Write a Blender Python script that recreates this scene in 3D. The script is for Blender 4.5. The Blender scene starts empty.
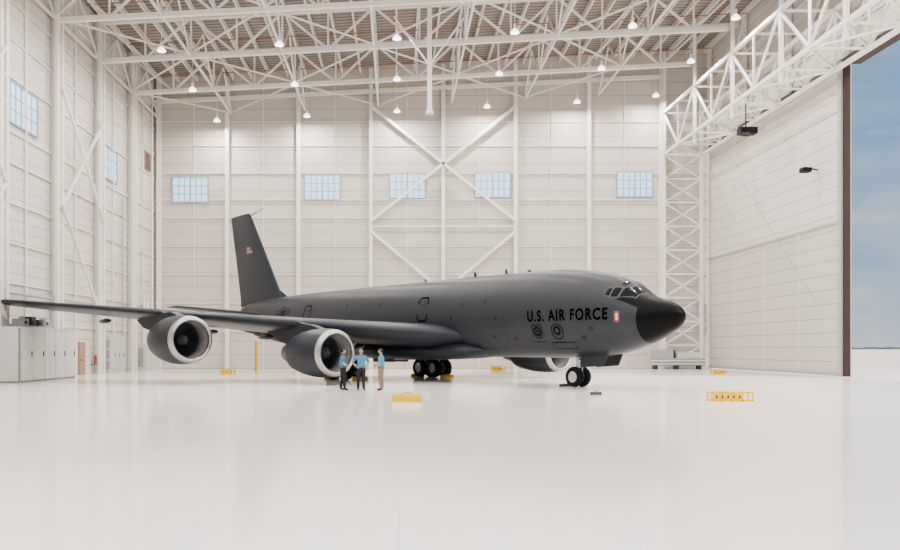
import bpy, math, random
from mathutils import Vector, Matrix
random.seed(4)
FPX=851.0; PX=397.0; HY=348.5; CH=1.85
scene=bpy.context.scene
# ------------------------------------------------------------------ helpers
def mat(name,col,rough=0.5,metal=0.0,noise=0.0,nscale=1.0,emit=None,estr=0.0,spec=None,lines=None,coat=0.0):
    m=bpy.data.materials.new(name); m.use_nodes=True
    nt=m.node_tree; b=nt.nodes['Principled BSDF']
    b.inputs['Base Color'].default_value=(*col,1); b.inputs['Roughness'].default_value=rough
    b.inputs['Metallic'].default_value=metal
    if spec is not None: b.inputs['Specular IOR Level'].default_value=spec
    if coat: b.inputs['Coat Weight'].default_value=coat
    if emit: 
        b.inputs['Emission Color'].default_value=(*emit,1); b.inputs['Emission Strength'].default_value=estr
    cur=None
    tc=nt.nodes.new('ShaderNodeTexCoord')
    n=nt.nodes.new('ShaderNodeTexNoise'); n.inputs['Scale'].default_value=nscale; n.inputs['Detail'].default_value=5
    nt.links.new(tc.outputs['Object'],n.inputs['Vector'])
    mx=nt.nodes.new('ShaderNodeMix'); mx.data_type='RGBA'
    mx.inputs[6].default_value=(*[c*(1-noise) for c in col],1); mx.inputs[7].default_value=(*[min(1,c*(1+noise)) for c in col],1)
    nt.links.new(n.outputs['Fac'],mx.inputs[0]); cur=mx.outputs[2]
    if lines:
        sep=nt.nodes.new('ShaderNodeSeparateXYZ'); nt.links.new(tc.outputs['Object'],sep.inputs[0])
        for (ax,period,width,dark) in lines:
            d=nt.nodes.new('ShaderNodeMath'); d.operation='DIVIDE'; d.inputs[1].default_value=period
            nt.links.new(sep.outputs[ax],d.inputs[0])
            fr=nt.nodes.new('ShaderNodeMath'); fr.operation='FRACT'; nt.links.new(d.outputs[0],fr.inputs[0])
            lt=nt.nodes.new('ShaderNodeMath'); lt.operation='LESS_THAN'; lt.inputs[1].default_value=width/period
            nt.links.new(fr.outputs[0],lt.inputs[0])
            m2=nt.nodes.new('ShaderNodeMix'); m2.data_type='RGBA'; m2.blend_type='MULTIPLY'
            nt.links.new(lt.outputs[0],m2.inputs[0]); nt.links.new(cur,m2.inputs[6]); m2.inputs[7].default_value=(dark,dark,dark,1)
            cur=m2.outputs[2]
    nt.links.new(cur,b.inputs['Base Color'])
    return m

class MB:
    def __init__(s): s.v=[];s.f=[];s.m=[];s.mats=[]
    def mi(s,m):
        if m not in s.mats: s.mats.append(m)
        return s.mats.index(m)
    def add(s,vs,fs,m):
        o=len(s.v); s.v+= [tuple(v) for v in vs]; k=s.mi(m)
        for f in fs: s.f.append([i+o for i in f]); s.m.append(k)
    def box(s,a,b,m):
        x0,x1=sorted((a[0],b[0]));y0,y1=sorted((a[1],b[1]));z0,z1=sorted((a[2],b[2]))
        s.add([(x0,y0,z0),(x1,y0,z0),(x1,y1,z0),(x0,y1,z0),(x0,y0,z1),(x1,y0,z1),(x1,y1,z1),(x0,y1,z1)],
              [(0,3,2,1),(4,5,6,7),(0,1,5,4),(1,2,6,5),(2,3,7,6),(3,0,4,7)],m)
    def frame(s,p,q):
        p=Vector(p);q=Vector(q);d=(q-p).normalized()
        up=Vector((0,0,1)) if abs(d.z)<0.95 else Vector((0,1,0))
        a=d.cross(up).normalized(); b=a.cross(d).normalized()
        return p,q,a,b
    def beam(s,p,q,w,h,m):
        p,q,a,b=s.frame(p,q); a=a*w/2;b=b*h/2
        s.add([p-a-b,p+a-b,p+a+b,p-a+b,q-a-b,q+a-b,q+a+b,q-a+b],
              [(0,3,2,1),(4,5,6,7),(0,1,5,4),(1,2,6,5),(2,3,7,6),(3,0,4,7)],m)
    def ibeam(s,p,q,w,h,m,t=0.05):
        p,q,a,b=s.frame(p,q)
        for k in(-1,1):
            o=b*(k*(h/2-t/2)); s.beam(p+o,q+o,w,t,m)
        s.beam(p,q,t,h-2*t,m)
    def tube(s,p,q,r,m,n=10,r2=None,cap=True):
        p,q,a,b=s.frame(p,q); r2=r if r2 is None else r2
        vs=[]
        for (c,rr) in((p,r),(q,r2)):
            for i in range(n):
                t=2*math.pi*i/n; vs.append(c+a*math.cos(t)*rr+b*math.sin(t)*rr)
        fs=[(i,(i+1)%n,n+(i+1)%n,n+i) for i in range(n)]
        if cap: fs+= [tuple(range(n))[::-1],tuple(range(n,2*n))]
        s.add(vs,fs,m)
    def lathe(s,o,d,prof,m,n=40):
        o=Vector(o); d=Vector(d).normalized(); _,_,a,b=s.frame(o,o+d)
        vs=[];fs=[]
        for (x,r) in prof:
            for i in range(n):
                t=2*math.pi*i/n; vs.append(o+d*x+a*math.cos(t)*r+b*math.sin(t)*r)
        for k in range(len(prof)-1):
            for i in range(n):
                j=(i+1)%n; fs.append((k*n+i,k*n+j,(k+1)*n+j,(k+1)*n+i))
        s.add(vs,fs,m)
    def loft(s,rings,m,cap=True):
        n=len(rings[0]); vs=[v for r in rings for v in r]; fs=[]
        for k in range(len(rings)-1):
            for i in range(n):
                j=(i+1)%n; fs.append((k*n+i,k*n+j,(k+1)*n+j,(k+1)*n+i))
        if cap: fs.append(tuple(range(n))[::-1]); fs.append(tuple((len(rings)-1)*n+i for i in range(n)))
        s.add(vs,fs,m)
    def ball(s,c,r,m,nu=20,nv=12,fn=None,v0=0.0,v1=1.0):
        vs=[];fs=[]
        for j in range(nv+1):
            ph=math.pi*(v0+(v1-v0)*j/nv)
            for i in range(nu):
                th=2*math.pi*i/nu
                p=Vector((math.sin(ph)*math.cos(th),math.sin(ph)*math.sin(th),math.cos(ph)))
                if fn: p=fn(p)
                vs.append((c[0]+p.x*r[0],c[1]+p.y*r[1],c[2]+p.z*r[2]))
        for j in range(nv):
            for i in range(nu):
                k=(i+1)%nu; fs.append((j*nu+i,(j+1)*nu+i,(j+1)*nu+k,j*nu+k))
        s.add(vs,fs,m)
    def obj(s,name,parent=None,smooth=False,loc=None,ang=38):
        me=bpy.data.meshes.new(name); me.from_pydata(s.v,[],s.f); 
        for m in s.mats: me.materials.append(m)
        me.polygons.foreach_set('material_index',s.m)
        me.validate(); me.update()
        import bmesh
        bm=bmesh.new(); bm.from_mesh(me); bmesh.ops.recalc_face_normals(bm,faces=bm.faces); bm.to_mesh(me); bm.free()
        if smooth:
            me.polygons.foreach_set('use_smooth',[True]*len(me.polygons))
            try: me.set_sharp_from_angle(angle=math.radians(ang))
            except Exception: pass
        o=bpy.data.objects.new(name,me); scene.collection.objects.link(o)
        if parent: o.parent=parent
        if loc: o.location=loc
        return o
def empty(name,loc=(0,0,0),rz=0):
    e=bpy.data.objects.new(name,None); scene.collection.objects.link(e); e.location=loc; e.rotation_euler=(0,0,rz); e.empty_display_size=0.3
    return e
def W(px,py,Y):
    return ((px-PX)/FPX*Y, Y, CH+(HY-py)/FPX*Y)

# ------------------------------------------------------------------ materials
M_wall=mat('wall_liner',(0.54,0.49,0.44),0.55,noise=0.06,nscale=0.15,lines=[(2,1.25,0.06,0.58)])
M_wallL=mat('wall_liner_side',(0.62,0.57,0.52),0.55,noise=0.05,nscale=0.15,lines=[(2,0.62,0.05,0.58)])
M_steel=mat('white_steel',(0.76,0.72,0.675),0.45,noise=0.03,nscale=0.6)
M_deck=mat('roof_deck',(0.28,0.24,0.21),0.7,noise=0.10,nscale=0.5,lines=[(1,0.6,0.24,0.40)])
M_floor=mat('epoxy_floor',(0.87,0.82,0.775),0.12,noise=0.03,nscale=0.25,lines=[(0,9.0,0.03,0.90),(1,9.0,0.03,0.90)])
M_apron=mat('apron',(0.66,0.58,0.52),0.8,noise=0.10,nscale=0.05,lines=[(0,15,0.15,0.8),(1,15,0.15,0.8)])
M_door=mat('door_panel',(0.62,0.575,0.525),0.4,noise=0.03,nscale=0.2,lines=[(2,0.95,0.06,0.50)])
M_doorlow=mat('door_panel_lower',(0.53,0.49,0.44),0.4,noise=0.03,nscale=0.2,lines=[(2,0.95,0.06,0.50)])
M_doorfr=mat('door_frame',(0.40,0.39,0.38),0.4,metal=0.2,noise=0.03)
M_seal=mat('door_seal',(0.035,0.020,0.017),0.6,noise=0.1,spec=.15)
M_black=mat('black_rubber',(0.006,0.006,0.007),0.6,noise=0.1,spec=.15)
M_dark=mat('dark_metal',(0.03,0.03,0.035),0.5,noise=0.1,spec=.25)
M_glass=mat('daylight_glow_glass',(0.10,0.14,0.18),0.3,emit=(0.48,0.76,1.0),estr=2.2)  # panes emit to stand in for daylight; the wall behind has no opening
M_mull=mat('mullion',(0.26,0.30,0.34),0.5,noise=0.03)
M_grey=mat('ac_grey',(0.018,0.021,0.026),0.40,noise=0.14,nscale=0.7,lines=[(0,1.52,0.018,0.6)],spec=.17)
M_greyw=mat('ac_grey_wing',(0.014,0.018,0.025),0.40,noise=0.16,nscale=0.6,lines=[(1,1.9,0.02,0.6)],spec=.17)
M_radome=mat('radome_black',(0.002,0.002,0.0025),0.40,noise=0.1,spec=.05)
M_line=mat('ac_line',(0.0005,0.0005,0.0005),0.8,spec=.0)
M_mark=mat('ac_marking',(0.003,0.003,0.004),0.6,spec=.05)
M_cock=mat('cockpit_glass',(0.004,0.005,0.007),0.12,noise=0.1,spec=.3)
M_cfr=mat('cockpit_frame',(0.05,0.052,0.055),0.5,spec=.2)
M_chrome=mat('inlet_lip',(0.36,0.35,0.34),0.32,metal=1.0,noise=0.03)
M_strut=mat('polished_strut',(0.6,0.6,0.6),0.2,metal=1.0,noise=0.03)
M_liner=mat('inlet_liner',(0.20,0.20,0.20),0.4,noise=0.03)
M_spin=mat('spinner',(0.05,0.05,0.055),0.4,noise=0.03)
M_fan=mat('fan_blade',(0.07,0.07,0.08),0.35,metal=0.7,noise=0.05)
M_exh=mat('exhaust',(0.12,0.11,0.10),0.4,metal=0.8,noise=0.1)
M_white=mat('gear_white',(0.50,0.50,0.49),0.4,noise=0.03)
M_tyre=mat('tyre',(0.007,0.007,0.008),0.75,noise=0.1,spec=.12)
M_red=mat('red_paint',(0.30,0.03,0.02),0.5,noise=0.05)
M_redp=mat('sprinkler_red',(0.26,0.09,0.06),0.5,noise=0.05)
M_yel=mat('yellow_paint',(0.76,0.42,0.0),0.5,noise=0.05,spec=.1)
M_equip=mat('equipment_grey',(0.30,0.30,0.30),0.5,noise=0.06)
M_cab=mat('cabinet_paint',(0.52,0.50,0.47),0.5,noise=0.04)
M_cabd=mat('cabinet_gap',(0.20,0.19,0.18),0.6,noise=0.04)
M_brown=mat('brown_door',(0.30,0.17,0.12),0.5,noise=0.05)
M_lamp=mat('lamp_shell',(0.75,0.75,0.74),0.35,noise=0.02)
M_acr=mat('lamp_acrylic',(0.8,0.8,0.78),0.3,emit=(1,.96,.9),estr=4.5)
M_tree=mat('distant_trees',(0.05,0.065,0.06),0.9,noise=0.3,nscale=0.05)

# ------------------------------------------------------------------ room
XL,XR,YB=-22.2,28.5,78.0
YF=-4.0
def roofz(x): return 26.6+0.055*(x-XL)
b=MB(); b.box((XL,YF,-0.3),(XR,YB,0.0),M_floor); b.obj('floor')
b=MB(); b.box((XR,-1500,-0.4),(2600,3500,-0.02),M_apron); b.obj('ground')
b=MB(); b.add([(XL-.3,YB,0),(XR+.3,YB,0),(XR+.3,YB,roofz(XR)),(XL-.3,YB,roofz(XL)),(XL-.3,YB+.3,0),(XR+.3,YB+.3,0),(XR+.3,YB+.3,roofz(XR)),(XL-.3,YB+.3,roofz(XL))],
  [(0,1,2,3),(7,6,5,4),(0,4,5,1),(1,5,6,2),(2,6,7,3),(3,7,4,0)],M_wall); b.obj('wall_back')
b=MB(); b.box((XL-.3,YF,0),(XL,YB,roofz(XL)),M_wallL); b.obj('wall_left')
b=MB(); b.box((XR,YF,20.35),(XR+.3,YB,roofz(XR)),M_wallL); b.obj('wall_right')
b=MB(); b.add([(XL-.3,YF,roofz(XL-.3)),(XR+.3,YF,roofz(XR+.3)),(XR+.3,YB+.3,roofz(XR+.3)),(XL-.3,YB+.3,roofz(XL-.3)),
               (XL-.3,YF,roofz(XL)+.3),(XR+.3,YF,roofz(XR)+.3),(XR+.3,YB+.3,roofz(XR)+.3),(XL-.3,YB+.3,roofz(XL)+.3)],
  [(0,3,2,1),(4,5,6,7),(0,1,5,4),(1,2,6,5),(2,3,7,6),(3,0,4,7)],M_deck); b.obj('ceiling')

# back wall framing
cols=[(p-PX)/FPX*YB for p in (160,228,299,371,443,515,588,660)]
b=MB()
for i,x in enumerate(cols):
    zt=roofz(x)-0.3
    b.ibeam((x,YB-.30,0),(x,YB-.30,zt),0.34,0.5,M_steel,0.07)
    if i<len(cols)-1:
        xm=(x+cols[i+1])/2
        b.beam((xm,YB-.05,0),(xm,YB-.05,zt),0.06,0.08,M_steel)
for k,z in enumerate([3.4,6.0,8.6,11.2,13.8,15.45,17.9,20.4,22.6]):
    b.beam((XL,YB-.07,z),(XR,YB-.07,z),0.12,0.08,M_steel)
b.beam((XL,YB-.45,24.3),(24.5,YB-.45,24.3+.05*46.7),0.3,0.34,M_steel)
# x-bracing
xa,xb,xm=cols[3],cols[5],cols[4]
def zz(py): return CH+(HY-py)/FPX*YB
for (p,q) in (((xa,108),(xb,222)),((xb,108),(xa,222)),((xa,232),(xm,292)),((xb,232),(xm,292)),((xm,292),(xa,352)),((xm,292),(xb,352))):
    b.beam((p[0],YB-.62,zz(p[1])),(q[0],YB-.62,zz(q[1])),0.26,0.26,M_steel)
b.beam((xa,YB-.55,zz(227)),(xb,YB-.55,zz(227)),0.12,0.12,M_steel)
b.obj('trim_back_framing')

# laced door column + header box truss
b=MB()
for x in (24.2,27.6):
    b.beam((x,77.2,0),(x,77.2,24.5),0.3,0.3,M_steel)
n=9
for i in range(n):
    z0=i*19.4/n; z1=(i+1)*19.4/n
    b.beam((24.2,77.2,z0),(27.6,77.2,z1),0.12,0.12,M_steel); b.beam((27.6,77.2,z0),(24.2,77.2,z1),0.12,0.12,M_steel)
    b.beam((24.2,77.2,z1),(27.6,77.2,z1),0.12,0.12,M_steel)
z0,z1=19.45,23.2; xi,xo=24.2,27.7
for x in (xi,xo):
    for z in (z0,z1): b.beam((x,YF,z),(x,77.2,z),.24,.24,M_steel)
N=21; ys=[77.2-i*3.9 for i in range(N)]
for i,y in enumerate(ys):
    b.beam((xi,y,z0),(xo,y,z0),.13,.13,M_steel); b.beam((xi,y,z1),(xo,y,z1),.13,.13,M_steel)
    for x in (xi,xo): b.beam((x,y,z0),(x,y,z1),.13,.13,M_steel)
    if i<N-1:
        y2=ys[i+1]; a,c=(xi,xo) if i%2 else (xo,xi)
        b.beam((a,y,z0),(c,y2,z0),.12,.12,M_steel)
        s0,s1=(z0,z1) if i%2 else (z1,z0)
        for x in (xi,xo): b.beam((x,y,s0),(x,y2,s1),.14,.14,M_steel)
b.box((24.5,60.6,17.2),(25.7,61.4,17.65),M_black); b.beam((25,61,17.6),(25,61,19.5),.08,.08,M_dark); b.beam((xi,61,19.45),(xo,61,19.45),.1,.1,M_steel); b.tube((24.6,60.6,17.1),(24.9,60.2,17.0),.16,M_dark,10)
b.obj('trim_door_header')

# left wall framing
YC=[78-7.8*i for i in range(11)]
b=MB()
for i,y in enumerate(YC):
    if i==0: continue
    zt=roofz(XL)-.3
    for yy in (y-.35,y+.35):
        b.beam((XL+.55,yy,0),(XL+.55,yy,zt),0.22,0.3,M_steel)
    b.beam((XL+.3,y,0),(XL+.3,y,zt),0.5,0.12,M_steel)
    for k in range(18):
        z=0.6+k*1.45
        b.beam((XL+.6,y-.35,z),(XL+.6,y+.35,z+.7),0.06,0.06,M_steel)
for y in [78-3.9-7.8*i for i in range(10)]:
    b.beam((XL+.1,y,0),(XL+.1,y,roofz(XL)-.3),0.12,0.14,M_steel)
for z in [3.3,5.6,7.9,10.2,12.5,14.3,17.4,19.6,21.8,24.0]:
    b.beam((XL+.07,YF,z),(XL+.07,YB,z),0.10,0.08,M_steel)
for (i0,i1) in ((1,2),(2,3),(4,5)):
    for (z0,z1) in ((3.5,11.0),(11.0,18.5)):
        y0,y1=YC[i0],YC[i1]
        if i0==1: continue
        b.beam((XL+.75,y0,z0),(XL+.75,y1,z1),0.16,0.16,M_steel)
        if i0!=2 or z0>5: b.beam((XL+.75,y1,z0),(XL+.75,y0,z1),0.16,0.16,M_steel)
b.tube((XL+.2,76.5,0),(XL+.2,76.5,24),.08,M_steel,8); b.tube((XL+.2,68.2,0),(XL+.2,68.2,14),.06,M_equip,8)
b.tube((XL+.35,YF,5.0),(XL+.35,77,5.0),.09,M_equip,8)
b.obj('trim_left_framing')

# windows
wi=0
def window(c,w,h,axis):
    global wi; wi+=1
    b=MB(); cx,cy,cz=c
    def P(u,v,d): return (cx+u,cy-d,cz+v) if axis=='x' else (cx+d,cy+u,cz+v)
    b.box(P(-w/2,-h/2,0.0),P(w/2,h/2,0.06),M_glass)
    t=0.09
    for (u0,v0,u1,v1) in ((-w/2-t,-h/2-t,w/2+t,-h/2),(-w/2-t,h/2,w/2+t,h/2+t),(-w/2-t,-h/2,-w/2,h/2),(w/2,-h/2,w/2+t,h/2)):
        b.box(P(u0,v0,0),P(u1,v1,.14),M_mull)
    for i in range(1,6):
        u=-w/2+w*i/6; tt=0.07 if i==3 else 0.04
        b.box(P(u-tt,-h/2,0),P(u+tt,h/2,.1),M_mull)
    for j in range(1,3):
        v=-h/2+h*j/3; b.box(P(-w/2,v-.035,0),P(w/2,v+.035,.09),M_mull)
    b.obj('window_%d'%wi)
for px,py in ((190.5,190),(322.5,187.5),(407.5,186),(492.5,185),(634.5,184.5)):
    window(((px-PX)/FPX*YB,YB-.01,zz(py)),3.15,2.2,'x')
window((XL+.01,50.1,16.0),4.3,2.3,'y'); window((XL+.01,65.1,16.0),4.0,2.3,'y'); window((XL+.01,36,16.0),4.3,2.3,'y')

# hangar door (sliding leaf)
b=MB()
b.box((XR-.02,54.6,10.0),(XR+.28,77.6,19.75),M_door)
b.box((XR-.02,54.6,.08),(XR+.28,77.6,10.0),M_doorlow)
b.box((XR-.18,54.3,.05),(XR+.5,54.75,20.2),M_doorfr)
b.box((XR-.05,54.15,.05),(XR+.35,54.3,20.2),M_seal)
for z in (0.2,10.0,19.75): b.beam((XR-.07,54.6,z),(XR-.07,77.6,z),.12,.16,M_doorfr)
for y in (60.2,66,71.8): b.beam((XR-.05,y,0.2),(XR-.05,y,19.7),.05,.06,M_steel)
b.tube((XR-.1,70,15.5),(XR-.1,56.6,4.0),.014,M_equip,6)
b.obj('hangar_door')
b=MB()
b.box((XR-.12,YF,19.9),(XR+.9,54.0,20.12),M_seal); b.box((XR-.1,YF,20.12),(XR+.02,77.6,20.34),M_dark)
b.obj('trim_door_track')
b=MB()
for i in range(11):
    y=77-7.8*i
    b.beam((XR-.25,y,20.4),(XR-.25,y,roofz(XR)-.3),.3,.4,M_steel)
    b.beam((xi,y,z1),(xi,y,roofz(xi)-.5),.22,.22,M_steel)
    if i<10: b.beam((XR-.2,y,20.6),(XR-.2,y-7.8,roofz(XR)-.6),.16,.16,M_steel)
for z in (22,24,26): b.beam((XR-.1,YF,z),(XR-.1,77.5,z),.1,.12,M_steel)
b.obj('trim_right_framing')

# roof structure
b=MB()
def bc(x): return 22.9+0.052*(x-XL)
XE=28.3
xs=[XL+0.4+i*3.35 for i in range(16)]; xs[-1]=XE-.1
for k,y in enumerate(YC[1:]):
    if y<10: break
    b.beam((XL+.3,y,bc(XL)),(xi,y,bc(xi)),.34,.30,M_steel)
    b.beam((XL+.3,y,roofz(XL)-.85),(XE,y,roofz(XE)-.85),.32,.32,M_steel)
    for i,x in enumerate(xs):
        if x>xi: break
        b.beam((x,y,bc(x)),(x,y,roofz(x)-.85),.12,.12,M_steel)
        if i+1<len(xs):
            x2=xs[i+1]
            if i%2: b.beam((x,y,bc(x)),(x2,y,roofz(x2)-.85),.15,.15,M_steel)
            else: b.beam((x,y,roofz(x)-.85),(x2,y,bc(x2)),.15,.15,M_steel)
b.obj('roof_truss')
b=MB()
x=XL+.7
while x<XE:
    b.beam((x,14,roofz(x)-.4),(x,77.6,roofz(x)-.4),.12,.5,M_steel); x+=1.65
for i,x in enumerate(xs[::2]):
    if x>xi: break
    for k in range(len(YC)-2):
        y0,y1=YC[k]-.3,YC[k+1]
        if y1<14: break
        b.beam((x,y0,bc(x)),(x,y1,bc(x)),.14,.16,M_steel)
        ym=(y0+y1)/2
        b.beam((x,y0,bc(x)),(x,ym,roofz(x)-.7),.11,.11,M_steel); b.beam((x,ym,roofz(x)-.7),(x,y1,bc(x)),.11,.11,M_steel)
    if i<7:
        x2=xs[::2][i+1] if i+1<len(xs[::2]) else x
        for k in range(len(YC)-2):
            y0,y1=YC[k]-.3,YC[k+1]
            if y1<14 or x2>xi: break
            if (i+k)%2: b.beam((x,y0,bc(x)+.1),(x2,y1,bc(x2)+.1),.1,.1,M_steel)
            else: b.beam((x2,y0,bc(x2)+.1),(x,y1,bc(x)+.1),.1,.1,M_steel)
b.obj('roof_bracing')
b=MB()
for y in (74,66.3,58.5,50.7):
    b.tube((XL+.8,y,roofz(XL)-1.1),(XE-1,y,roofz(XE)-1.4),.045,M_redp,8)
b.obj('sprinkler_pipe')
b=MB()
x,y=2.2,57.5
b.ibeam((x,y,17.9),(x,y,roofz(x)-.6),.3,.3,M_steel,.06); b.box((x-.25,y-.25,17.7),(x+.25,y+.25,17.9),M_steel)
b.beam((x,y,21),(x+2.4,y,bc(x)+.1),.1,.1,M_steel); b.beam((x,y,21),(x-2.4,y,bc(x)+.1),.1,.1,M_steel)
b.obj('hanging_mast')

# high bay lamps
lb=MB()
lb.tube((0,0,.55),(0,0,3.2),.02,M_lamp,6); lb.tube((0,0,.27),(0,0,.62),.10,M_lamp,12)
lb.lathe((0,0,0),(0,0,1),[(0.0,.29),(0.02,.30),(.12,.27),(.24,.16),(.30,.09)],M_acr,20)
lmesh=None
for y in (75,66,57.2,48,39,30,21,12):
    for x in (-16,-8,0,8,16,23.0):
        zl=bc(x)-1.2 if x<20 else bc(x)-1.0
        if lmesh is None:
            o=lb.obj('high_bay_lamp',smooth=True); lmesh=o.data
        else:
            o=bpy.data.objects.new('high_bay_lamp',lmesh); scene.collection.objects.link(o)
        o.location=(x,y+.6,zl)
        L=bpy.data.lights.new('bulb','AREA'); L.shape='DISK'; L.size=.5; L.energy=1060; L.color=(1.0,.945,.89)
        lo=bpy.data.objects.new('bulb',L); scene.collection.objects.link(lo); lo.parent=o; lo.location=(0,0,-.02)

# ------------------------------------------------------------------ things along the walls
b=MB()
b.box((XL+.8,45.5,0),(XL+2.0,53.4,3.0),M_cabd)
for i in range(5): b.box((XL+2.0,45.65+i*1.55,.12),(XL+2.05,47.12+i*1.55,2.95),M_cab)
b.box((XL+.78,45.45,2.95),(XL+2.08,53.45,3.02),M_cab); b.box((XL+.85,45.45,0.1),(XL+1.95,45.5,2.95),M_cab)
for i in range(5): b.box((XL+2.05,46.9+i*1.55,1.4),(XL+2.09,46.97+i*1.55,1.7),M_dark)
b.obj('electrical_cabinet')
b=MB(); b.box((XL+.02,56.0,0),(XL+.12,57.4,2.3),M_cab); b.box((XL+.02,55.9,2.3),(XL+.16,57.5,2.4),M_steel); b.box((XL+.12,56.2,1.0),(XL+.18,56.3,1.1),M_dark); b.box((XL+.12,56.7,1.3),(XL+.14,57.2,2.0),M_brown); b.obj('door_1')
b=MB(); b.box((XL+.02,59.2,0),(XL+.12,60.3,2.3),M_brown); b.box((XL+.02,59.1,2.3),(XL+.16,60.4,2.4),M_steel); b.box((XL+.12,59.4,1.0),(XL+.18,59.5,1.1),M_dark); b.obj('door_2')
b=MB(); b.box((XL+.02,63.5,0),(XL+.85,66.5,2.8),M_cab)
for k in range(3): b.box((XL+.85,63.6+k,.2),(XL+.88,64.45+k,2.7),M_cab); b.box((XL+.88,64.3+k,1.2),(XL+.9,64.38+k,1.5),M_dark)
for k in range(3): b.box((XL+.3,63.48,.3+k*.8),(XL+.75,63.5,.9+k*.8),M_equip)
b.obj('switchgear_cabinet')
b=MB(); b.box((XL+.02,71.5,0),(XL+1.1,75.5,2.2),M_cab); b.box((XL+.2,71.48,.3),(XL+.9,71.5,1.9),M_equip); b.tube((XL+.5,73,2.2),(XL+.5,73,6),.12,M_steel,10); b.tube((XL+.5,74,2.2),(XL+.5,74,6),.12,M_steel,10); b.obj('air_handling_unit')
b=MB(); b.tube((XL+.3,61.8,.7),(XL+.3,61.8,1.25),.11,M_red,12); b.lathe((XL+.3,61.8,1.25),(0,0,1),[(0,.11),(.06,.07),(.1,.03),(.14,.03)],M_red,12); b.beam((XL+.3,61.8,1.4),(XL+.45,61.75,1.38),.03,.03,M_dark); b.box((XL,61.65,.68),(XL+.42,61.95,.71),M_dark); b.obj('fire_extinguisher')
b=MB(); b.box((XL+.9,46.6,3.02),(XL+1.8,50.6,3.12),M_equip)
for i in range(4):
    m=M_dark if i in (1,2) else M_equip
    b.box((XL+1.0,46.8+i*.95,3.12),(XL+1.7,47.4+i*.95,3.5+.14*(i%2)),m); b.tube((XL+1.72,46.95+i*.95,3.3),(XL+1.78,46.95+i*.95,3.3),.09,M_dark,10)
b.tube((XL+1.3,47,3.55),(XL+1.3,50.2,3.55),.04,M_steel,8); b.obj('stored_equipment')
b=MB(); b.box((XL+.02,74.4,17.6),(XL+.2,76,19.2),M_brown); 
for i in range(6): b.box((XL+.2,74.5,17.7+i*.24),(XL+.26,75.9,17.8+i*.24),M_dark)
b.obj('louver_vent')
b=MB(); dx=-.75
b.box((23.4+dx,75.2,.35),(28.0+dx,76.3,1.0),M_equip)
for x in (23.7,25.6,27.6): b.box((x-.12+dx,75.3,0),(x+.12+dx,76.2,.35),M_dark)
b.box((23.5+dx,75.3,1.0),(25.2+dx,76.2,1.75),M_equip); b.box((25.6+dx,75.4,1.0),(27.8+dx,76.1,1.5),M_cab)
for z in (.5,.75): b.tube((23.2+dx,75.05,z),(28.0+dx,75.05,z),.07,M_cab,8)
b.tube((25.4+dx,75.7,1.0),(25.4+dx,75.7,1.7),.12,M_dark,10)
b.obj('ground_support_cart')
b=MB()
for i,z in enumerate((3.2,4.2,5.2)): b.box((27.9,77.6,z),(28.3,77.99,z+.7),M_cab)
b.tube((28.1,77.8,0),(28.1,77.8,8),.05,M_steel,8); b.obj('wall_junction_box')
b=MB(); x,y,z=W(256,372,67); b.tube((x,y,0),(x,y,2.3),.10,M_yel,14); b.lathe((x,y,2.3),(0,0,1),[(0,.10),(.08,.08),(.11,0.01)],M_yel,14); b.obj('yellow_bollard')
def barrier(px,py,w,h,name='barrier_stand'):
    Y=CH*FPX/(py-HY); x=(px-PX)/FPX*Y
    b=MB(); t=.05
    for yy in (-.2,.2):
        b.beam((-w/2,yy,t/2+.001),(w/2,yy,t/2+.001),t,t,M_yel); b.beam((-w/2,yy,h),(w/2,yy,h),t,t,M_yel)
        for k in range(5):
            xx=-w/2+w*k/4; b.beam((xx,yy,0),(xx,yy,h),t,t,M_yel)
    for k in (0,2,4): b.beam((-w/2+w*k/4,-.2,h),(-w/2+w*k/4,.2,h),t,t,M_yel)
    b.box((-w/2+.04,-.235,.06),(w*.22,-.205,h-.03),M_yel)
    for k in range(5):
        xx=-w/2+.14+k*.2; b.box((xx,-.242,h*.35),(xx+.06,-.234,h*.7),M_dark)
    b.obj(name,loc=(x,Y,0))
barrier(730,401,1.45,.30)
barrier(228,374.5,.95,.38)
barrier(498,370.8,1.2,.36)
barrier(718,374,.85,.3)
def chock(loc,w,h,rz=0,name='wheel_chock',m=M_yel):
    b=MB(); d=h*1.1
    prof=[(-d/2,0),(d/2,0),(d/2*.75,h*.55),(d*.12,h),(-d*.12,h),(-d/2*.75,h*.55)]
    b.loft([[(-w/2,p[0],p[1]) for p in prof],[(w/2,p[0],p[1]) for p in prof]],m)
    for s in (-1,1):
        b.box((s*w/2-.03*s,-d*.3,.0),(s*w/2+.02*s,d*.3,h*.9),m)
    b.tube((-w*.18,0,h),(-w*.1,0,h+.05),.012,M_dark,6); b.tube((-w*.1,0,h+.05),(w*.1,0,h+.05),.012,M_dark,6); b.tube((w*.1,0,h+.05),(w*.18,0,h),.012,M_dark,6)
    o=b.obj(name,loc=loc); o.rotation_euler=(0,0,rz); return o
Y=CH*FPX/53.5; chock(((407-PX)/FPX*Y,Y,0),.98,.27)
Y=CH*FPX/46.5; chock(((596-PX)/FPX*Y,Y,0),.42,.13,0.2,m=M_dark)
b=MB(); b.beam((XR-.05,57.5,13.9),(XR-.9,57.5,14.1),.08,.08,M_black); b.box((XR-1.2,57.2,13.75),(XR-.6,57.8,14.05),M_black); b.obj('wall_floodlight')
b=MB()
for i in range(90):
    x=850+i*17; h=random.uniform(1.5,6); b.ball((x,1750+random.uniform(-30,30),0),(26,12,h),M_tree,8,4,v1=.5)
b.obj('treeline')

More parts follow.
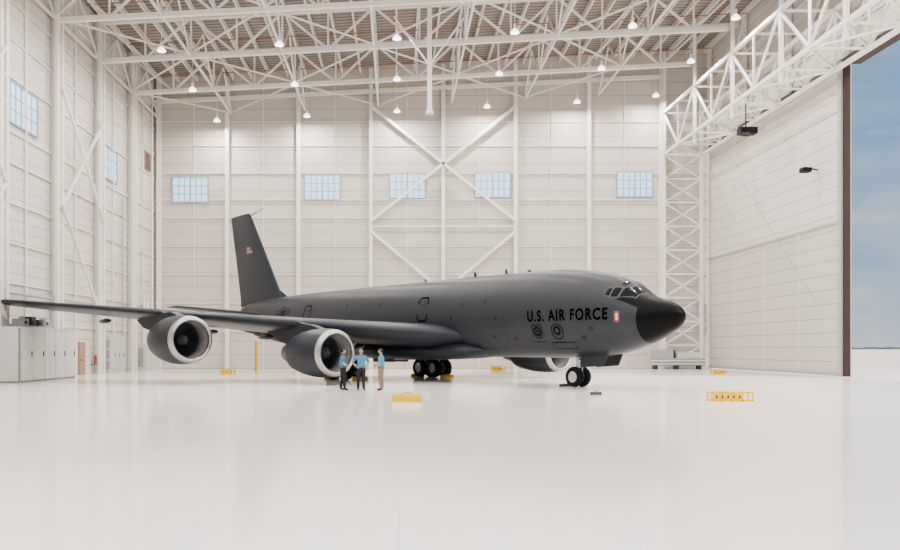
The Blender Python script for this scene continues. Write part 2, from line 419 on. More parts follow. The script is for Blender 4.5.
# ------------------------------------------------------------------ aircraft
FX,FY=0.608,-0.794
AC=empty('tanker_aircraft',(12.3,36.4,0),math.atan2(FY,FX))
SEC=[ # s, halfwidth, ztop, zbot
(0.0,0.02,3.27,3.23),(0.06,0.20,3.46,3.03),(0.25,0.43,3.67,2.80),(0.6,0.67,3.87,2.58),(1.1,0.92,4.04,2.32),(1.65,1.15,4.22,2.08),
(2.1,1.31,4.56,1.92),(2.6,1.43,4.90,1.76),(3.2,1.55,5.14,1.62),(4.0,1.67,5.36,1.50),(5.2,1.77,5.57,1.43),(7.0,1.83,5.74,1.40),(10,1.83,5.78,1.40),
(26,1.83,5.78,1.42),(28.5,1.80,5.77,1.62),(31.5,1.62,5.74,2.10),(34.5,1.28,5.68,2.75),(37,.92,5.60,3.35),(39.3,.52,5.42,3.98),(40.6,.25,5.15,4.45),(41.1,.06,4.9,4.7)]
def sec(s):
    s=max(0,min(41.1,s))
    for i in range(len(SEC)-1):
        if s<=SEC[i+1][0]: break
    def tan(i,k):
        if i<=0: return (SEC[1][k]-SEC[0][k])/(SEC[1][0]-SEC[0][0])
        if i>=len(SEC)-1: return (SEC[-1][k]-SEC[-2][k])/(SEC[-1][0]-SEC[-2][0])
        d0=(SEC[i][k]-SEC[i-1][k])/(SEC[i][0]-SEC[i-1][0]); d1=(SEC[i+1][k]-SEC[i][k])/(SEC[i+1][0]-SEC[i][0])
        if d0*d1<=0: return 0
        return 2*d0*d1/(d0+d1)
    h=SEC[i+1][0]-SEC[i][0]; t=(s-SEC[i][0])/h
    o=[]
    for k in (1,2,3):
        a,c=SEC[i][k],SEC[i+1][k]; m0,m1=tan(i,k)*h,tan(i+1,k)*h
        o.append((2*t**3-3*t*t+1)*a+(t**3-2*t*t+t)*m0+(-2*t**3+3*t*t)*c+(t**3-t*t)*m1)
    return o
def surf(s,th,off=0.0,side=-1):
    w,zt,zb=sec(s); zc=zb+.50*(zt-zb)
    hz=(zt-zc) if math.cos(th)>0 else (zc-zb)
    y=(w+off)*math.sin(th); z=zc+(hz+off)*math.cos(th)
    return (-s,side*y,z)
def th_of(s,z):
    w,zt,zb=sec(s); zc=zb+.50*(zt-zb); h=(zt-zc) if z>zc else (zc-zb)
    return math.acos(max(-1,min(1,(z-zc)/h)))
def surfz(s,z,off=.015,side=-1): return surf(s,th_of(s,z),off,side)

b=MB(); NR=56
ss=[0,.02,.05,.1,.16,.25,.35,.48,.62,.8,1.0,1.25,1.5,1.65]
def ring(s): return [surf(s,2*math.pi*i/NR) for i in range(NR)]
b.loft([ring(s) for s in ss],M_radome,cap=False)
s2=[1.65]; s=1.65
while s<9: s+=.2; s2.append(s)
while s<26: s+=.8; s2.append(s)
while s<41: s+=.4; s2.append(min(s,41.1))
if s2[-1]<41.1: s2.append(41.1)
b.loft([ring(s) for s in s2],M_grey,cap=False)
b.obj('fuselage',AC,smooth=True)
b=MB()
def patch(c,m,off,side,n=6):
    vs=[];fs=[]
    for i in range(n+1):
        for j in range(n+1):
            u,v=i/n,j/n
            s=(1-u)*(1-v)*c[0][0]+u*(1-v)*c[1][0]+u*v*c[2][0]+(1-u)*v*c[3][0]
            t=(1-u)*(1-v)*c[0][1]+u*(1-v)*c[1][1]+u*v*c[2][1]+(1-u)*v*c[3][1]
            vs.append(surf(s,t,off,side))
    for i in range(n):
        for j in range(n): fs.append((i*(n+1)+j,(i+1)*(n+1)+j,(i+1)*(n+1)+j+1,i*(n+1)+j+1))
    b.add(vs,fs,m)
def grow(c,g=.04):
    cs=sum(p[0] for p in c)/4; ct=sum(p[1] for p in c)/4
    return [(p[0]+g*(1 if p[0]>cs else -1),p[1]+g*.9*(1 if p[1]>ct else -1)) for p in c]
D=math.radians
def sz(lst): return [(s,th_of(s,z)) for s,z in lst]
for side in (-1,1):
    P1=[(1.80,D(4)),(2.22,D(4)),(2.28,D(35)),(1.90,D(43))]
    P2=sz([(1.98,4.12),(2.48,4.12),(2.44,4.54),(2.27,4.54)])
    P3=sz([(2.56,4.13),(2.88,4.15),(2.84,4.56),(2.53,4.55)])
    P4=sz([(2.96,4.2),(3.16,4.24),(3.12,4.52),(2.93,4.55)])
    E1=sz([(2.45,4.68),(2.7,4.70),(2.68,4.84),(2.5,4.80)])
    patch([(1.30,D(0)),(1.78,D(0)),(2.6,th_of(2.6,4.03)),(1.45,D(62))],M_radome,.006,side,10)
    for P in (P1,P2,P3,P4,E1):
        patch(grow(P),M_cfr,.012,side); patch(P,M_cock,.024,side)
b.obj('cockpit_windows',AC,smooth=True)
def outline(s0,s1,z0,z1,r,t,m,b,side=-1,off=.02):
    pts=[]
    for (cx,cz,a0) in ((s1-r,z1-r,0),(s0+r,z1-r,90),(s0+r,z0+r,180),(s1-r,z0+r,270)):
        for k in range(6):
            a=math.radians(a0+k*18); pts.append((cx,cz,math.cos(a),math.sin(a),r))
    vs=[];n=len(pts)
    for (cx,cz,ca,sa,r) in pts: vs.append(surfz(cx+ca*r,cz+sa*r,off,side))
    for (cx,cz,ca,sa,r) in pts: vs.append(surfz(cx+ca*(r-t),cz+sa*(r-t),off,side))
    b.add(vs,[(i,(i+1)%n,n+(i+1)%n,n+i) for i in range(n)],m)
def disc(s,z,rs,m,b,off=.02,r0=0,n=28,side=-1,shape=None):
    vs=[]
    for k in range(n):
        a=2*math.pi*k/n; q=shape(a) if shape else 1
        vs.append(surfz(s+math.cos(a)*rs*q,z+math.sin(a)*rs*q,off,side))
    if r0>0:
        for k in range(n):
            a=2*math.pi*k/n; q=shape(a) if shape else 1
            vs.append(surfz(s+math.cos(a)*r0*q,z+math.sin(a)*r0*q,off,side))
        b.add(vs,[(i,(i+1)%n,n+(i+1)%n,n+i) for i in range(n)],m)
    else:
        vs.append(surfz(s,z,off,side)); b.add(vs,[(i,(i+1)%n,n) for i in range(n)],m)
b=MB()
outline(15.1,16.0,3.35,4.72,.25,.08,M_line,b)
outline(27.5,28.4,3.75,4.75,.22,.07,M_line,b)
outline(4.9,6.3,1.85,2.15,.05,.02,M_line,b)
disc(15.55,4.3,.12,M_cock,b)
disc(27.95,4.4,.10,M_cock,b)
def shield(a):
    c,s=math.cos(a),math.sin(a); return 1.0 if s<0 else min(1.25,1/max(abs(c),abs(s),.01)*.95)
disc(6.95,2.68,.34,M_mark,b,.018,.29,shape=shield); disc(6.95,2.68,.24,M_mark,b,.018,.13); disc(6.95,2.68,.07,M_mark,b,.018)
disc(5.72,2.66,.37,M_mark,b,.018,.32); disc(5.72,2.70,.22,M_mark,b,.018); disc(5.72,2.70,.11,M_grey,b,.026)
for k in range(5): outline(6.62+k*.14,6.72+k*.14,2.16,2.22,.02,.019,M_mark,b,off=.018)
for k in range(5): outline(5.40+k*.14,5.50+k*.14,2.12,2.18,.02,.019,M_mark,b,off=.018)
outline(2.35,2.60,3.02,3.50,.06,.04,M_red,b,off=.02); outline(2.42,2.53,3.10,3.42,.03,.05,M_white,b,off=.02)
def star(s,z,r,m,off):
    vs=[surfz(s,z,off)]
    for k in range(10):
        a=math.pi/2+k*math.pi/5; q=r if k%2==0 else r*.4
        vs.append(surfz(s+math.cos(a)*q,z+math.sin(a)*q,off))
    b.add(vs,[(0,1+k,1+(k+1)%10) for k in range(10)],m)
disc(31.5,4.4,.42,M_mark,b,.02,.36); star(31.5,4.4,.36,M_mark,.02)
for d in (-1,1): outline(min(31.5+d*.45,31.5+d*1.05),max(31.5+d*.45,31.5+d*1.05),4.27,4.55,.02,.05,M_mark,b)
for (s,z) in ((9.6,3.3),(9.9,2.4),(10.4,4.2),(12.2,4.1),(13.0,3.4),(8.4,2.3),(4.2,2.3),(3.7,2.7),(19.5,4.4),(23.2,4.5)):
    outline(s,s+.18,z,z+.13,.03,.028,M_mark,b,off=.018)
b.obj('markings',AC)
cu=bpy.data.curves.new('lettering','FONT'); cu.body='U.S. AIR FORCE'; cu.size=1; cu.offset=.026; cu.space_character=1.22
to=bpy.data.objects.new('tmp',cu); scene.collection.objects.link(to)
dg=bpy.context.evaluated_depsgraph_get(); me=bpy.data.meshes.new_from_object(to.evaluated_get(dg)); bpy.data.objects.remove(to)
import bmesh
bm=bmesh.new(); bm.from_mesh(me); bmesh.ops.triangulate(bm,faces=bm.faces)
for _ in range(5):
    le=[e for e in bm.edges if e.calc_length()>.16]
    if not le: break
    bmesh.ops.subdivide_edges(bm,edges=le,cuts=1); bmesh.ops.triangulate(bm,faces=[f for f in bm.faces if len(f.verts)>3])
x0=min(v.co.x for v in bm.verts);x1=max(v.co.x for v in bm.verts);y0=min(v.co.y for v in bm.verts);y1=max(v.co.y for v in bm.verts)
for v in bm.verts:
    s=7.45-(v.co.x-x0)/(x1-x0)*4.55; z=3.14+(v.co.y-y0)/(y1-y0)*.54
    v.co=surfz(s,z,.022)
bm.to_mesh(me); bm.free(); me.name='lettering'; me.materials.clear(); me.materials.append(M_line)
lo=bpy.data.objects.new('lettering',me); scene.collection.objects.link(lo); lo.parent=AC
b=MB()
def blade(s,z0,h,c,m=M_grey):
    r=[[( -s,-.025,z0),(-s-c/2,-.05,z0),(-s-c,-.02,z0),(-s-c,.02,z0),(-s-c/2,.05,z0),(-s,.025,z0)],
       [( -s-c*.5,-.015,z0+h),(-s-c*.7,-.03,z0+h),(-s-c,-.01,z0+h),(-s-c,.01,z0+h),(-s-c*.7,.03,z0+h),(-s-c*.5,.015,z0+h)]]
    b.loft(r,m)
for (s,h,c) in ((8.8,.10,.4),(10.6,.26,.22),(13.0,.28,.24),(17.3,.16,.25)): blade(s,sec(s)[1]-.05,h+.05,c)
b.obj('antennas',AC)
def foil(n=22):
    up=[];
    for i in range(n+1):
        x=(1-math.cos(math.pi*i/n))/2
        up.append((x,5*(.2969*math.sqrt(x)-.126*x-.3516*x*x+.2843*x**3-.1036*x**4)))
    return up
FO=foil()
def wsec(y,sle,chord,z,t,tw=0.0,side=-1,camber=.015):
    r=[]
    for x,h in FO: r.append((x,h*t+camber*4*x*(1-x)))
    for x,h in FO[-2:0:-1]: r.append((x,-h*t+camber*4*x*(1-x)))
    out=[]
    for x,h in r:
        out.append((-(sle+x*chord*math.cos(tw)+h*chord*math.sin(tw)),side*y,z+h*chord*math.cos(tw)-x*chord*math.sin(tw)))
    return out
def wz(y): return 2.55+.098*(y-1.83)
def wle(y): return 12.7+.775*(y-1.83)
def wing_ring(y,side):
    if y<=6.5: te=22.9+(y-1.83)/(6.5-1.83)*1.0
    else: te=23.9+(y-6.5)*.43
    return wsec(y,wle(y),te-wle(y),wz(y),.135-.05*(y/20),D(2.0),side)
for side,nm in ((-1,'wing_right'),(1,'wing_left')):
    b=MB(); ysp=[0.6,1.83,3,4.5,6.5,8.3,11,14,17,19.2,20.8]
    rs=[wing_ring(y,side) for y in ysp]
    tipc=wsec(20.98,wle(20.98)+.5,1.7,wz(20.98)+.02,.03,D(2),side); rs.append(tipc)
    b.loft(rs,M_greyw)
    for y in (4.3,7.2,10.2,12.6,15.6):
        te=(22.9+(y-1.83)*.214) if y<6.5 else 23.9+(y-6.5)*.43
        z=wz(y)-.35-(te-wle(y))*.03
        b.lathe((-(te-1.6),side*y,z),(-1,0,0),[(0,.01),(.3,.1),(.9,.15),(1.6,.12),(2.1,.02)],M_greyw,10)
    b.obj(nm,AC,smooth=True,ang=65)
b=MB(); rs=[]
for s,w,h in ((10.6,.3,.1),(11.6,1.5,.35),(13,1.95,.6),(16,2.15,.75),(20,2.15,.8),(23,2.0,.7),(25,1.4,.4),(26.2,.3,.1)):
    rs.append([(-s,math.cos(a)*w,1.75+math.sin(a)*h*(1 if math.sin(a)>0 else .75)) for a in [2*math.pi*i/28 for i in range(28)]])
b.loft(rs,M_greyw); b.obj('belly_fairing',AC,smooth=True)
FS=.35
def fsec(z,sle,c,t):
    r=[]
    for x,h in FO: r.append((-(sle+FS+x*c),h*t*c,z))
    for x,h in FO[-2:0:-1]: r.append((-(sle+FS+x*c),-h*t*c,z))
    return r
b=MB(); b.loft([fsec(5.2,33.4,7.3,.09),fsec(5.75,34.0,6.7,.09),fsec(9,36.4,5.1,.09),fsec(12.4,38.95,3.45,.085),fsec(12.62,39.2,3.2,.05)],M_greyw)
b.loft([fsec(5.3,32.2,3,.05),fsec(5.75,33.3,2,.05),fsec(6.3,34.4,1.2,.05)],M_greyw)
b.tube((-39.5,0,12.35),(-37.3,0,12.75),.05,M_dark,8,r2=.02)
b.tube((-42.6,0,12.3),(-43.3,0,12.35),.03,M_dark,8,r2=.01)
b.obj('tail_fin',AC,smooth=True)
b=MB()
def finy(s,z):
    k=(z-5.75)/(12.4-5.75); sle=34.0+FS+k*4.95; c=6.7-k*3.25; x=(s-sle)/c
    return 5*(.2969*math.sqrt(x)-.126*x-.3516*x*x+.2843*x**3-.1036*x**4)*.09*c
M_flagw=mat('flag_white',(0.30,0.27,0.26),.6); M_flagb=mat('flag_blue',(.02,.03,.06),.6); M_flagr=mat('flag_red',(.20,.05,.04),.6)
def fquad(s0,s1,z0,z1,m,e):
    b.add([(-s1,-finy(s1,z0)-e,z0),(-s0,-finy(s0,z0)-e,z0),(-s0,-finy(s0,z1)-e,z1),(-s1,-finy(s1,z1)-e,z1)],[(0,1,2,3)],m)
for k in range(7): fquad(38.6,39.6,9.35+k*.08,9.35+(k+1)*.08,M_flagr if k%2==0 else M_flagw,.03)
fquad(38.6,39.03,9.59,9.91,M_flagb,.04)
b.obj('fin_flag',AC)
for side,nm in ((-1,'stabilizer_right'),(1,'stabilizer_left')):
    b=MB(); b.loft([wsec(.2,35.2,4.9,4.35,.09,0,side,0),wsec(3,37.15,3.5,4.68,.09,0,side,0),wsec(6.0,39.5,2.15,5.02,.08,0,side,0),wsec(6.15,39.75,1.8,5.04,.03,0,side,0)],M_greyw)
    b.obj(nm,AC,smooth=True)
b=MB(); b.tube((-30.5,0,1.95),(-38.5,0,3.05),.22,M_grey,14,r2=.2); b.tube((-38.5,0,3.05),(-41.2,0,3.42),.12,M_dark,12,r2=.1)
for sd in (-1,1):
    b.loft([[(-36.3,sd*.1,2.85),(-37.3,sd*.1,2.95),(-37.3,sd*.16,2.95),(-36.3,sd*.16,2.85)],[(-36.6,sd*1.0,3.55),(-37.4,sd*1.0,3.65),(-37.4,sd*1.05,3.62),(-36.6,sd*1.05,3.52)]],M_grey)
b.obj('refuelling_boom',AC,smooth=True)
def engine(s,y,z,nm):
    side=-1 if y<0 else 1
    b=MB(); o=(-s,y,z); ax=(-1,0,0); k=1.04
    def sc(p): return [(x,r*k) for x,r in p]
    b.lathe(o,ax,sc([(.26,1.15),(.14,1.11),(.05,1.06),(.01,1.01),(0,.97),(.03,.93),(.10,.90),(.2,.885)]),M_chrome,48)
    b.lathe(o,ax,sc([(.26,1.15),(.7,1.20),(1.3,1.225),(2.0,1.20),(2.8,1.10),(3.5,.96),(3.5,.92),(2.9,.92)]),M_greyw,48)
    b.lathe(o,ax,sc([(.2,.885),(.45,.875),(.8,.885),(1.15,.90),(1.6,.9)]),M_liner,48)
    b.lathe(o,ax,sc([(1.5,.92),(1.5,.3)]),M_dark,48)
    b.lathe(o,ax,sc([(2.9,.92),(2.9,.5)]),M_dark,32)
    b.lathe(o,ax,sc([(2.8,.78),(3.5,.76),(4.2,.62),(4.8,.48),(4.8,.44),(4.5,.4)]),M_exh,40)
    b.lathe(o,ax,sc([(4.3,.36),(4.8,.28),(5.3,.12),(5.5,.01)]),M_exh,24)
    b.lathe(o,ax,sc([(.72,.01),(.78,.08),(.9,.16),(1.1,.26),(1.25,.30),(1.5,.31)]),M_spin,28)
    O=Vector(o)
    for i in range(30):
        a=2*math.pi*i/30
        vs=[]
        for (r,tw,ch) in ((.28,.35,.10),(.55,.6,.15),(.87,.95,.18)):
            for e in (-1,1):
                da=e*ch*math.sin(tw)/r/2*1.1; dx=e*ch*math.cos(tw)/2
                vs.append(O+Vector((-(1.27+dx),math.cos(a+da)*r*k,math.sin(a+da)*r*k)))
        b.add(vs,[(0,1,3,2),(2,3,5,4)],M_fan)
    b.obj(nm,AC,smooth=True)
    b=MB(); ay=abs(y); wl=wle(ay); zw=wz(ay)
    P=[(s+.9,z+1.15),(s+2.2,z+1.45),(wl-.3,zw-.02),(wl+.2,zw+.12),(wl+1.5,zw+.1),(wl+3.6,zw-.3),(wl+2.6,zw-.75),(s+4.7,z+.45),(s+3.3,z+.6),(s+1.5,z+.9)]
    n=len(P); w=.20
    b.add([(-p[0],y-w,p[1]) for p in P]+[(-p[0],y+w,p[1]) for p in P]+[], [tuple(range(n)),tuple(range(n,2*n))[::-1]]+[(i,(i+1)%n,n+(i+1)%n,n+i) for i in range(n)],M_greyw)
    b.obj(nm.replace('engine','pylon'),AC)
engine(14.3,-8.3,1.62,'engine_1'); engine(18.7,-14.1,2.30,'engine_2')
engine(14.3,8.3,1.62,'engine_3'); engine(18.7,14.1,2.30,'engine_4')
def wheel(b,c,r,w):
    x,y,z=c
    b.lathe((x,y-w/2,z),(0,1,0),[(0,r*.55),(0,r*.80),(w*.10,r*.93),(w*.3,r),(w*.7,r),(w*.9,r*.93),(w,r*.80),(w,r*.55)],M_tyre,32)
    b.lathe((x,y-w/2,z),(0,1,0),[(w*.12,.01),(w*.08,r*.2),(w*.25,r*.3),(w*.1,r*.56)],M_white,24)
    b.lathe((x,y-w/2,z),(0,1,0),[(w*.88,.01),(w*.92,r*.2),(w*.75,r*.3),(w*.9,r*.56)],M_white,24)
b=MB(); s=5.85
for y in (-.28,.28): wheel(b,(-s,y,.49),.49,.32)
b.tube((-s,-.4,.49),(-s,.4,.49),.07,M_white,12); b.tube((-s,0,.49),(-s,0,1.0),.085,M_strut,14); b.tube((-s,0,.95),(-s+.1,0,1.9),.13,M_white,14)
b.tube((-s,0,1.1),(-s+1.1,0,1.7),.06,M_white,10); b.tube((-s+.25,0,.7),(-s+.25,0,1.05),.03,M_white,8); b.tube((-s,0,.6),(-s+.25,0,.75),.035,M_white,8)
b.tube((-s+.2,-.12,1.25),(-s+.3,-.12,1.25),.09,M_strut,12); b.tube((-s+.2,.12,1.25),(-s+.3,.12,1.25),.09,M_strut,12)
for y in (-.52,.52):
    b.add([(-3.6,y,1.62),(-5.3,y,1.5),(-5.2,y*1.12,.95),(-3.9,y*1.12,1.05),(-3.6,y*.93,1.62),(-5.3,y*.93,1.5),(-5.2,y*1.05,.95),(-3.9,y*1.05,1.05)],
          [(0,1,2,3),(7,6,5,4),(0,4,5,1),(1,5,6,2),(2,6,7,3),(3,7,4,0)],M_grey)
b.obj('nose_gear',AC,smooth=True)
for side,nm in ((-1,'main_gear_right'),(1,'main_gear_left')):
    b=MB(); s=20.9; yc=side*3.37
    for ds in (-.72,.72):
        for dy in (-.42,.42): wheel(b,(-s+ds,yc+dy,.6),.6,.42)
        b.tube((-s+ds,yc-.5,.6),(-s+ds,yc+.5,.6),.09,M_dark,12)
    b.beam((-s-.75,yc,.6),(-s+.75,yc,.6),.2,.22,M_white); b.tube((-s,yc,.6),(-s,yc,1.5),.13,M_strut,14); b.tube((-s,yc,1.3),(-s,yc,2.6),.2,M_white,14)
    b.tube((-s,yc,1.5),(-s,yc-side*1.5,2.0),.08,M_white,10); b.tube((-s,yc,1.4),(-s+1.2,yc,2.3),.07,M_white,10)
    b.box((-s-.9,yc+side*.72,1.35),(-s+.9,yc+side*.78,2.45),M_greyw)
    b.box((-s-1.1,side*.5,1.02),(-s+1.1,side*.56,1.3),M_greyw)
    b.obj(nm,AC,smooth=True)
def ac(s,y): 
    return (12.3-FX*s-FY*y, 36.4-FY*s+FX*y)
rz=math.atan2(FY,FX)
for s,y in ((19.4,-3.37),(22.4,-3.37),(19.4,3.37),(22.4,3.37)):
    x_,y_=ac(s,y); chock((x_,y_,0),1.0,.2,rz+math.pi/2)
x_,y_=ac(6.65,0); chock((x_,y_,0),.8,.12,rz+math.pi/2,m=M_dark)

# ------------------------------------------------------------------ people
M_skin=mat('skin',(0.42,0.22,0.15),.5,noise=.04,nscale=20,spec=.3)
M_eye=mat('eye_white',(.7,.7,.68),.3); M_iris=mat('iris',(.03,.02,.015),.3); M_lip=mat('lip',(.32,.12,.10),.5)
M_shoe=mat('shoe',(.012,.010,.009),.5,spec=.3)
def human(loc,rz,shirt,trous,hairc,arms,legs,H=1.84,headturn=0):
    root=empty('man',loc,rz); k=H/1.80
    J={'pelvis':(0,0,.97),'waist':(0,.0,1.12),'chest':(0,.0,1.34),'neck':(0,-.015,1.49),'neckt':(0,.005,1.585)}
    R={'pelvis':(.175,.135),'waist':(.165,.135),'chest':(.18,.138),'neck':(.078,.073),'neckt':(.058,.06)}
    E=[('pelvis','waist'),('waist','chest'),('chest','neck'),('neck','neckt')]
    for sd,n in ((1,'r'),(-1,'l')):
        elb,wr=arms[n]; kn,an,toe=legs[n]
        J['sh'+n]=(sd*.185,-.01,1.435); R['sh'+n]=(.078,.078)
        J['el'+n]=elb; R['el'+n]=(.052,.052); J['um'+n]=tuple((a+c)/2 for a,c in zip(J['sh'+n],elb)); R['um'+n]=(.064,.064)
        J['wr'+n]=wr; R['wr'+n]=(.030,.030)
        J['hp'+n]=(sd*.095,0,.90); R['hp'+n]=(.115,.12)
        J['kn'+n]=kn; R['kn'+n]=(.078,.078)
        J['cf'+n]=tuple(kn[i]*.6+an[i]*.4-(.02 if i==1 else 0) for i in range(3)); R['cf'+n]=(.073,.073)
        J['an'+n]=an; R['an'+n]=(.058,.060); J['to'+n]=toe; R['to'+n]=(.050,.034)
        E+=[('chest','sh'+n),('sh'+n,'um'+n),('um'+n,'el'+n),('el'+n,'wr'+n),('pelvis','hp'+n),('hp'+n,'kn'+n),('kn'+n,'cf'+n),('cf'+n,'an'+n),('an'+n,'to'+n)]
    names=list(J); idx={n:i for i,n in enumerate(names)}
    me=bpy.data.meshes.new('skel'); me.from_pydata([tuple(c*k for c in J[n]) for n in names],[(idx[a],idx[c]) for a,c in E],[])
    o=bpy.data.objects.new('skel',me); scene.collection.objects.link(o)
    md=o.modifiers.new('Skin','SKIN'); md.use_smooth_shade=True
    if len(me.skin_vertices)==0:
        bpy.context.view_layer.objects.active=o; bpy.ops.mesh.customdata_skin_add()
    for n in names:
        sv=me.skin_vertices[0].data[idx[n]]; sv.radius=(R[n][0]*k,R[n][1]*k); sv.use_root=(n=='pelvis')
    ms=o.modifiers.new('Sub','SUBSURF'); ms.levels=3; ms.render_levels=3
    dg=bpy.context.evaluated_depsgraph_get(); dg.update()
    nm=bpy.data.meshes.new_from_object(o.evaluated_get(dg)); bpy.data.objects.remove(o)
    nm.name='body'; nm.materials.clear()
    for m in (shirt,trous,M_skin,M_shoe,M_dark): nm.materials.append(m)
    bones=[(a,c,Vector(J[a])*k,Vector(J[c])*k,sum(R[a])/2*k,sum(R[c])/2*k) for a,c in E]
    for p in nm.polygons:
        c=p.center; best=None
        for a,d,A,B,ra,rb in bones:
            t=max(0,min(1,(c-A).dot(B-A)/(B-A).length_squared)); dd=(c-(A+(B-A)*t)).length-(ra*(1-t)+rb*t)
            if best is None or dd<best[0]: best=(dd,a,d,t)
        _,a,d,t=best; mi=0
        if a=='neck' and t>.25: mi=2
        elif d[:2]=='el': mi=0 if t<.55 else 2
        elif d[:2]=='wr': mi=2
        elif d[:2] in('hp','kn','cf') or a=='pelvis': mi=1 if c.z<.975*k else (4 if c.z<1.0*k else 0)
        elif d[:2]=='an': mi=1 if c.z>.085*k else 3
        elif d[:2]=='to': mi=3 if c.z<.1*k else 1
        p.material_index=mi; p.use_smooth=True
    bo=bpy.data.objects.new('body',nm); scene.collection.objects.link(bo); bo.parent=root
    hc=Vector((0,.02,1.685))*k
    b=MB()
    def hf(p):
        q=p.copy()
        if q.z<0: q.x*=1-.28*(-q.z)**1.3; q.y=q.y*(1-.12*(-q.z))+.10*(-q.z)
        if q.y>0 and abs(q.z)<.7: q.y*=.96
        return q
    b.ball((0,0,0),(.077*k,.098*k,.118*k),M_skin,28,20,hf)
    b.loft([[(-.012*k,.090*k,.02*k),(.012*k,.090*k,.02*k),(0,.080*k,.03*k)],[(-.018*k,.092*k,-.025*k),(.018*k,.092*k,-.025*k),(0,.121*k,-.022*k)],[(-.012*k,.09*k,-.034*k),(.012*k,.09*k,-.034*k),(0,.10*k,-.034*k)]],M_skin)
    for sd in(-1,1):
        b.ball((sd*.031*k,.084*k,.012*k),(.014*k,.010*k,.009*k),M_eye,12,8); b.ball((sd*.031*k,.0925*k,.012*k),(.006*k,.004*k,.006*k),M_iris,10,6)
        b.beam((sd*.018*k,.096*k,.032*k),(sd*.046*k,.088*k,.033*k),.006*k,.007*k,hairc)
        b.ball((sd*.079*k,-.005*k,.0),(.012*k,.022*k,.033*k),M_skin,12,8)
    b.ball((0,.092*k,-.057*k),(.025*k,.010*k,.007*k),M_lip,12,6)
    b.ball((0,-.008*k,.012*k),(.085*k,.100*k,.118*k),hairc,28,12,hf,0,.36)
    def hb(p):
        q=p.copy(); q.y=-abs(q.y)*1.0; return q
    b.ball((0,-.014*k,.004*k),(.081*k,.097*k,.112*k),hairc,28,14,hb,.2,.60)
    ho=b.obj('head',root,smooth=True,loc=hc); ho.rotation_euler=(0,0,headturn)
    b=MB(); b.lathe((0,-.012*k,1.495*k),(0,.05,1),[(0,.088*k),(.035*k,.078*k),(.05*k,.074*k),(.04*k,.066*k),(0,.07*k)],shirt,20); b.obj('collar',root,smooth=True)
    b=MB()
    for sd,n in ((1,'r'),(-1,'l')):
        el=Vector(arms[n][0])*k; wr=Vector(arms[n][1])*k; d=(wr-el).normalized()
        inw=Vector((-sd,0,0)); inw=(inw-d*inw.dot(d)).normalized()
        sp=d.cross(inw).normalized()*(1 if sd>0 else -1)
        if sp.y<0: sp=-sp
        rings=[]
        for t,w,h in ((-.01,.026,.022),(.02,.034,.018),(.05,.042,.016),(.085,.042,.013),(.095,.036,.009)):
            c=wr+d*t*k; rings.append([c+sp*math.cos(a)*w*k+inw*math.sin(a)*h*k for a in [2*math.pi*i/12 for i in range(12)]])
        b.loft(rings,M_skin)
        for fi,(o,l) in enumerate(((.030,.074),(.010,.083),(-.010,.078),(-.029,.062))):
            p=wr+d*.085*k+sp*o*k; dd=d.copy(); r=.0095*k
            for sgm,(f,cu_) in enumerate(((.45,.25),(.3,.45),(.25,.45))):
                dd=(dd*math.cos(cu_)+inw*math.sin(cu_)).normalized()
                q=p+dd*l*f*k; b.tube(p,q,r,M_skin,8,r2=r*.88); b.ball(q,(r*.88,)*3,M_skin,8,5); p=q; r*=.88
        p=wr+d*.025*k+sp*.032*k; dd=(d*.75+sp*.6+inw*.25).normalized(); r=.012*k
        for l in (.036,.028):
            q=p+dd*l*k; b.tube(p,q,r,M_skin,8,r2=r*.85); b.ball(q,(r*.85,)*3,M_skin,8,5); p=q; r*=.85; dd=(dd+d*.3).normalized()
    b.obj('hands',root,smooth=True)
    return root
LEG={'r':((.115,.02,.50),(.125,-.03,.085),(.15,.14,.035)),'l':((-.115,.02,.50),(-.125,-.03,.085),(-.15,.14,.035))}
LEG2={'r':((.13,.05,.50),(.17,.02,.085),(.22,.18,.035)),'l':((-.10,.0,.50),(-.11,-.07,.085),(-.13,.10,.035))}
M_sh1=mat('shirt_blue',(.035,.13,.24),.7,noise=.12,nscale=8,spec=.2); M_sh2=mat('shirt_sky',(.05,.19,.34),.7,noise=.12,nscale=8,spec=.2); M_sh3=mat('shirt_cyan',(.035,.24,.38),.7,noise=.12,nscale=8,spec=.2)
M_tr1=mat('trousers_black',(.010,.010,.013),.8,noise=.15,nscale=9,spec=.2); M_tr2=mat('trousers_navy',(.012,.014,.022),.8,noise=.15,nscale=9,spec=.2); M_tr3=mat('trousers_khaki',(.21,.14,.10),.8,noise=.08,nscale=9,spec=.2)
M_h1=mat('hair_dark',(.012,.009,.007),.6,noise=.2,nscale=60,spec=.2); M_h2=mat('hair_grey',(.10,.09,.085),.6,noise=.2,nscale=60,spec=.2); M_h3=mat('hair_brown',(.03,.018,.011),.6,noise=.2,nscale=60,spec=.2)
Yp=37.4
A_bent={'r':((.25,-.06,1.15),(.15,.17,1.08)),'l':((-.25,-.04,1.16),(-.25,.08,.92))}
A_hip={'r':((.37,-.10,1.20),(.215,.06,1.04)),'l':((-.37,-.10,1.20),(-.215,.06,1.04))}
A_front={'r':((.24,-.02,1.15),(.06,.21,1.10)),'l':((-.24,-.02,1.15),(-.06,.22,1.06))}
human(((343-PX)/FPX*Yp,Yp,0),D(-70),M_sh1,M_tr1,M_h1,A_bent,LEG2)
human(((361-PX)/FPX*(Yp+.3),Yp+.3,0),D(190),M_sh2,M_tr2,M_h2,A_hip,LEG)
human(((381-PX)/FPX*Yp,Yp,0),D(75),M_sh3,M_tr3,M_h3,A_front,LEG)

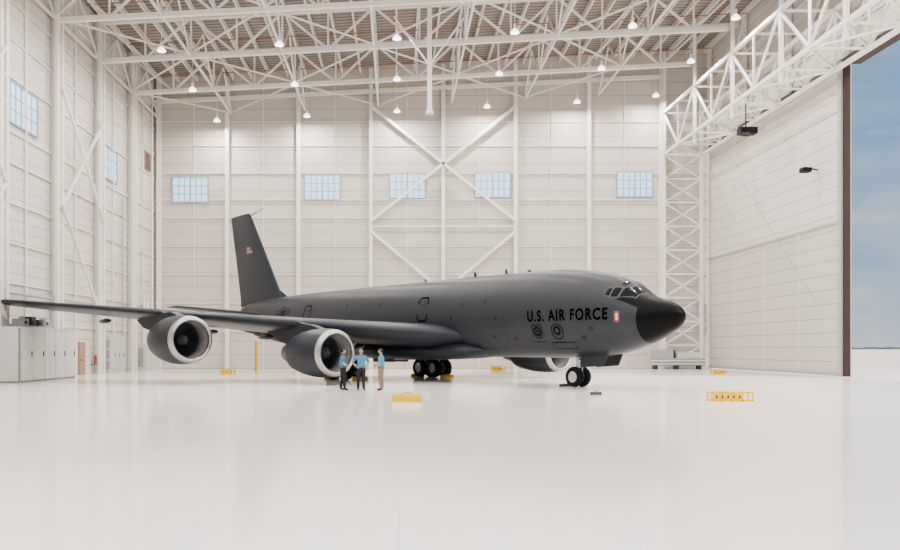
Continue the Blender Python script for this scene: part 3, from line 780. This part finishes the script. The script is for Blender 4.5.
# ------------------------------------------------------------------ light
w=bpy.data.worlds.new('World'); scene.world=w; w.use_nodes=True; nt=w.node_tree; bg=nt.nodes['Background']
tc=nt.nodes.new('ShaderNodeTexCoord'); sp=nt.nodes.new('ShaderNodeSeparateXYZ'); nt.links.new(tc.outputs['Generated'],sp.inputs[0])
ns=nt.nodes.new('ShaderNodeTexNoise'); ns.inputs['Scale'].default_value=9; ns.inputs['Detail'].default_value=7
mp=nt.nodes.new('ShaderNodeMapping'); mp.inputs['Scale'].default_value=(1,1,3.0); nt.links.new(tc.outputs['Generated'],mp.inputs[0]); nt.links.new(mp.outputs[0],ns.inputs['Vector'])
ma=nt.nodes.new('ShaderNodeMath'); ma.operation='MULTIPLY_ADD'; ma.inputs[1].default_value=.55; nt.links.new(ns.outputs['Fac'],ma.inputs[0])
su=nt.nodes.new('ShaderNodeMath'); su.operation='SUBTRACT'; su.inputs[1].default_value=.26; nt.links.new(sp.outputs['Z'],su.inputs[0]); nt.links.new(su.outputs[0],ma.inputs[2])
cr=nt.nodes.new('ShaderNodeValToRGB'); nt.links.new(ma.outputs[0],cr.inputs[0])
e=cr.color_ramp.elements; e[0].position=0; e[0].color=(.78,.84,.90,1); e[1].position=1; e[1].color=(1.7,1.7,1.7,1)
for p,c in ((.06,(.60,.72,.86)),(.16,(.42,.59,.82)),(.30,(.28,.47,.76)),(.55,(.8,.9,1.05))):
    x=e.new(p); x.color=(*c,1)
nt.links.new(cr.outputs[0],bg.inputs['Color']); bg.inputs['Strength'].default_value=1.0
S=bpy.data.lights.new('sun','SUN'); S.energy=9; S.angle=D(25); S.color=(1,.96,.9)
so=bpy.data.objects.new('sun',S); scene.collection.objects.link(so); so.rotation_euler=(0,D(48),D(-25))

# ------------------------------------------------------------------ camera
c=bpy.data.cameras.new('camera'); co=bpy.data.objects.new('camera',c); scene.collection.objects.link(co)
c.sensor_width=36; c.sensor_fit='HORIZONTAL'; c.lens=FPX/900*36
c.shift_x=(450-PX)/900; c.shift_y=(HY-275)/900; c.clip_end=6000; c.clip_start=.1
co.location=(0,0,CH); co.rotation_euler=(math.pi/2,0,0)
scene.camera=co
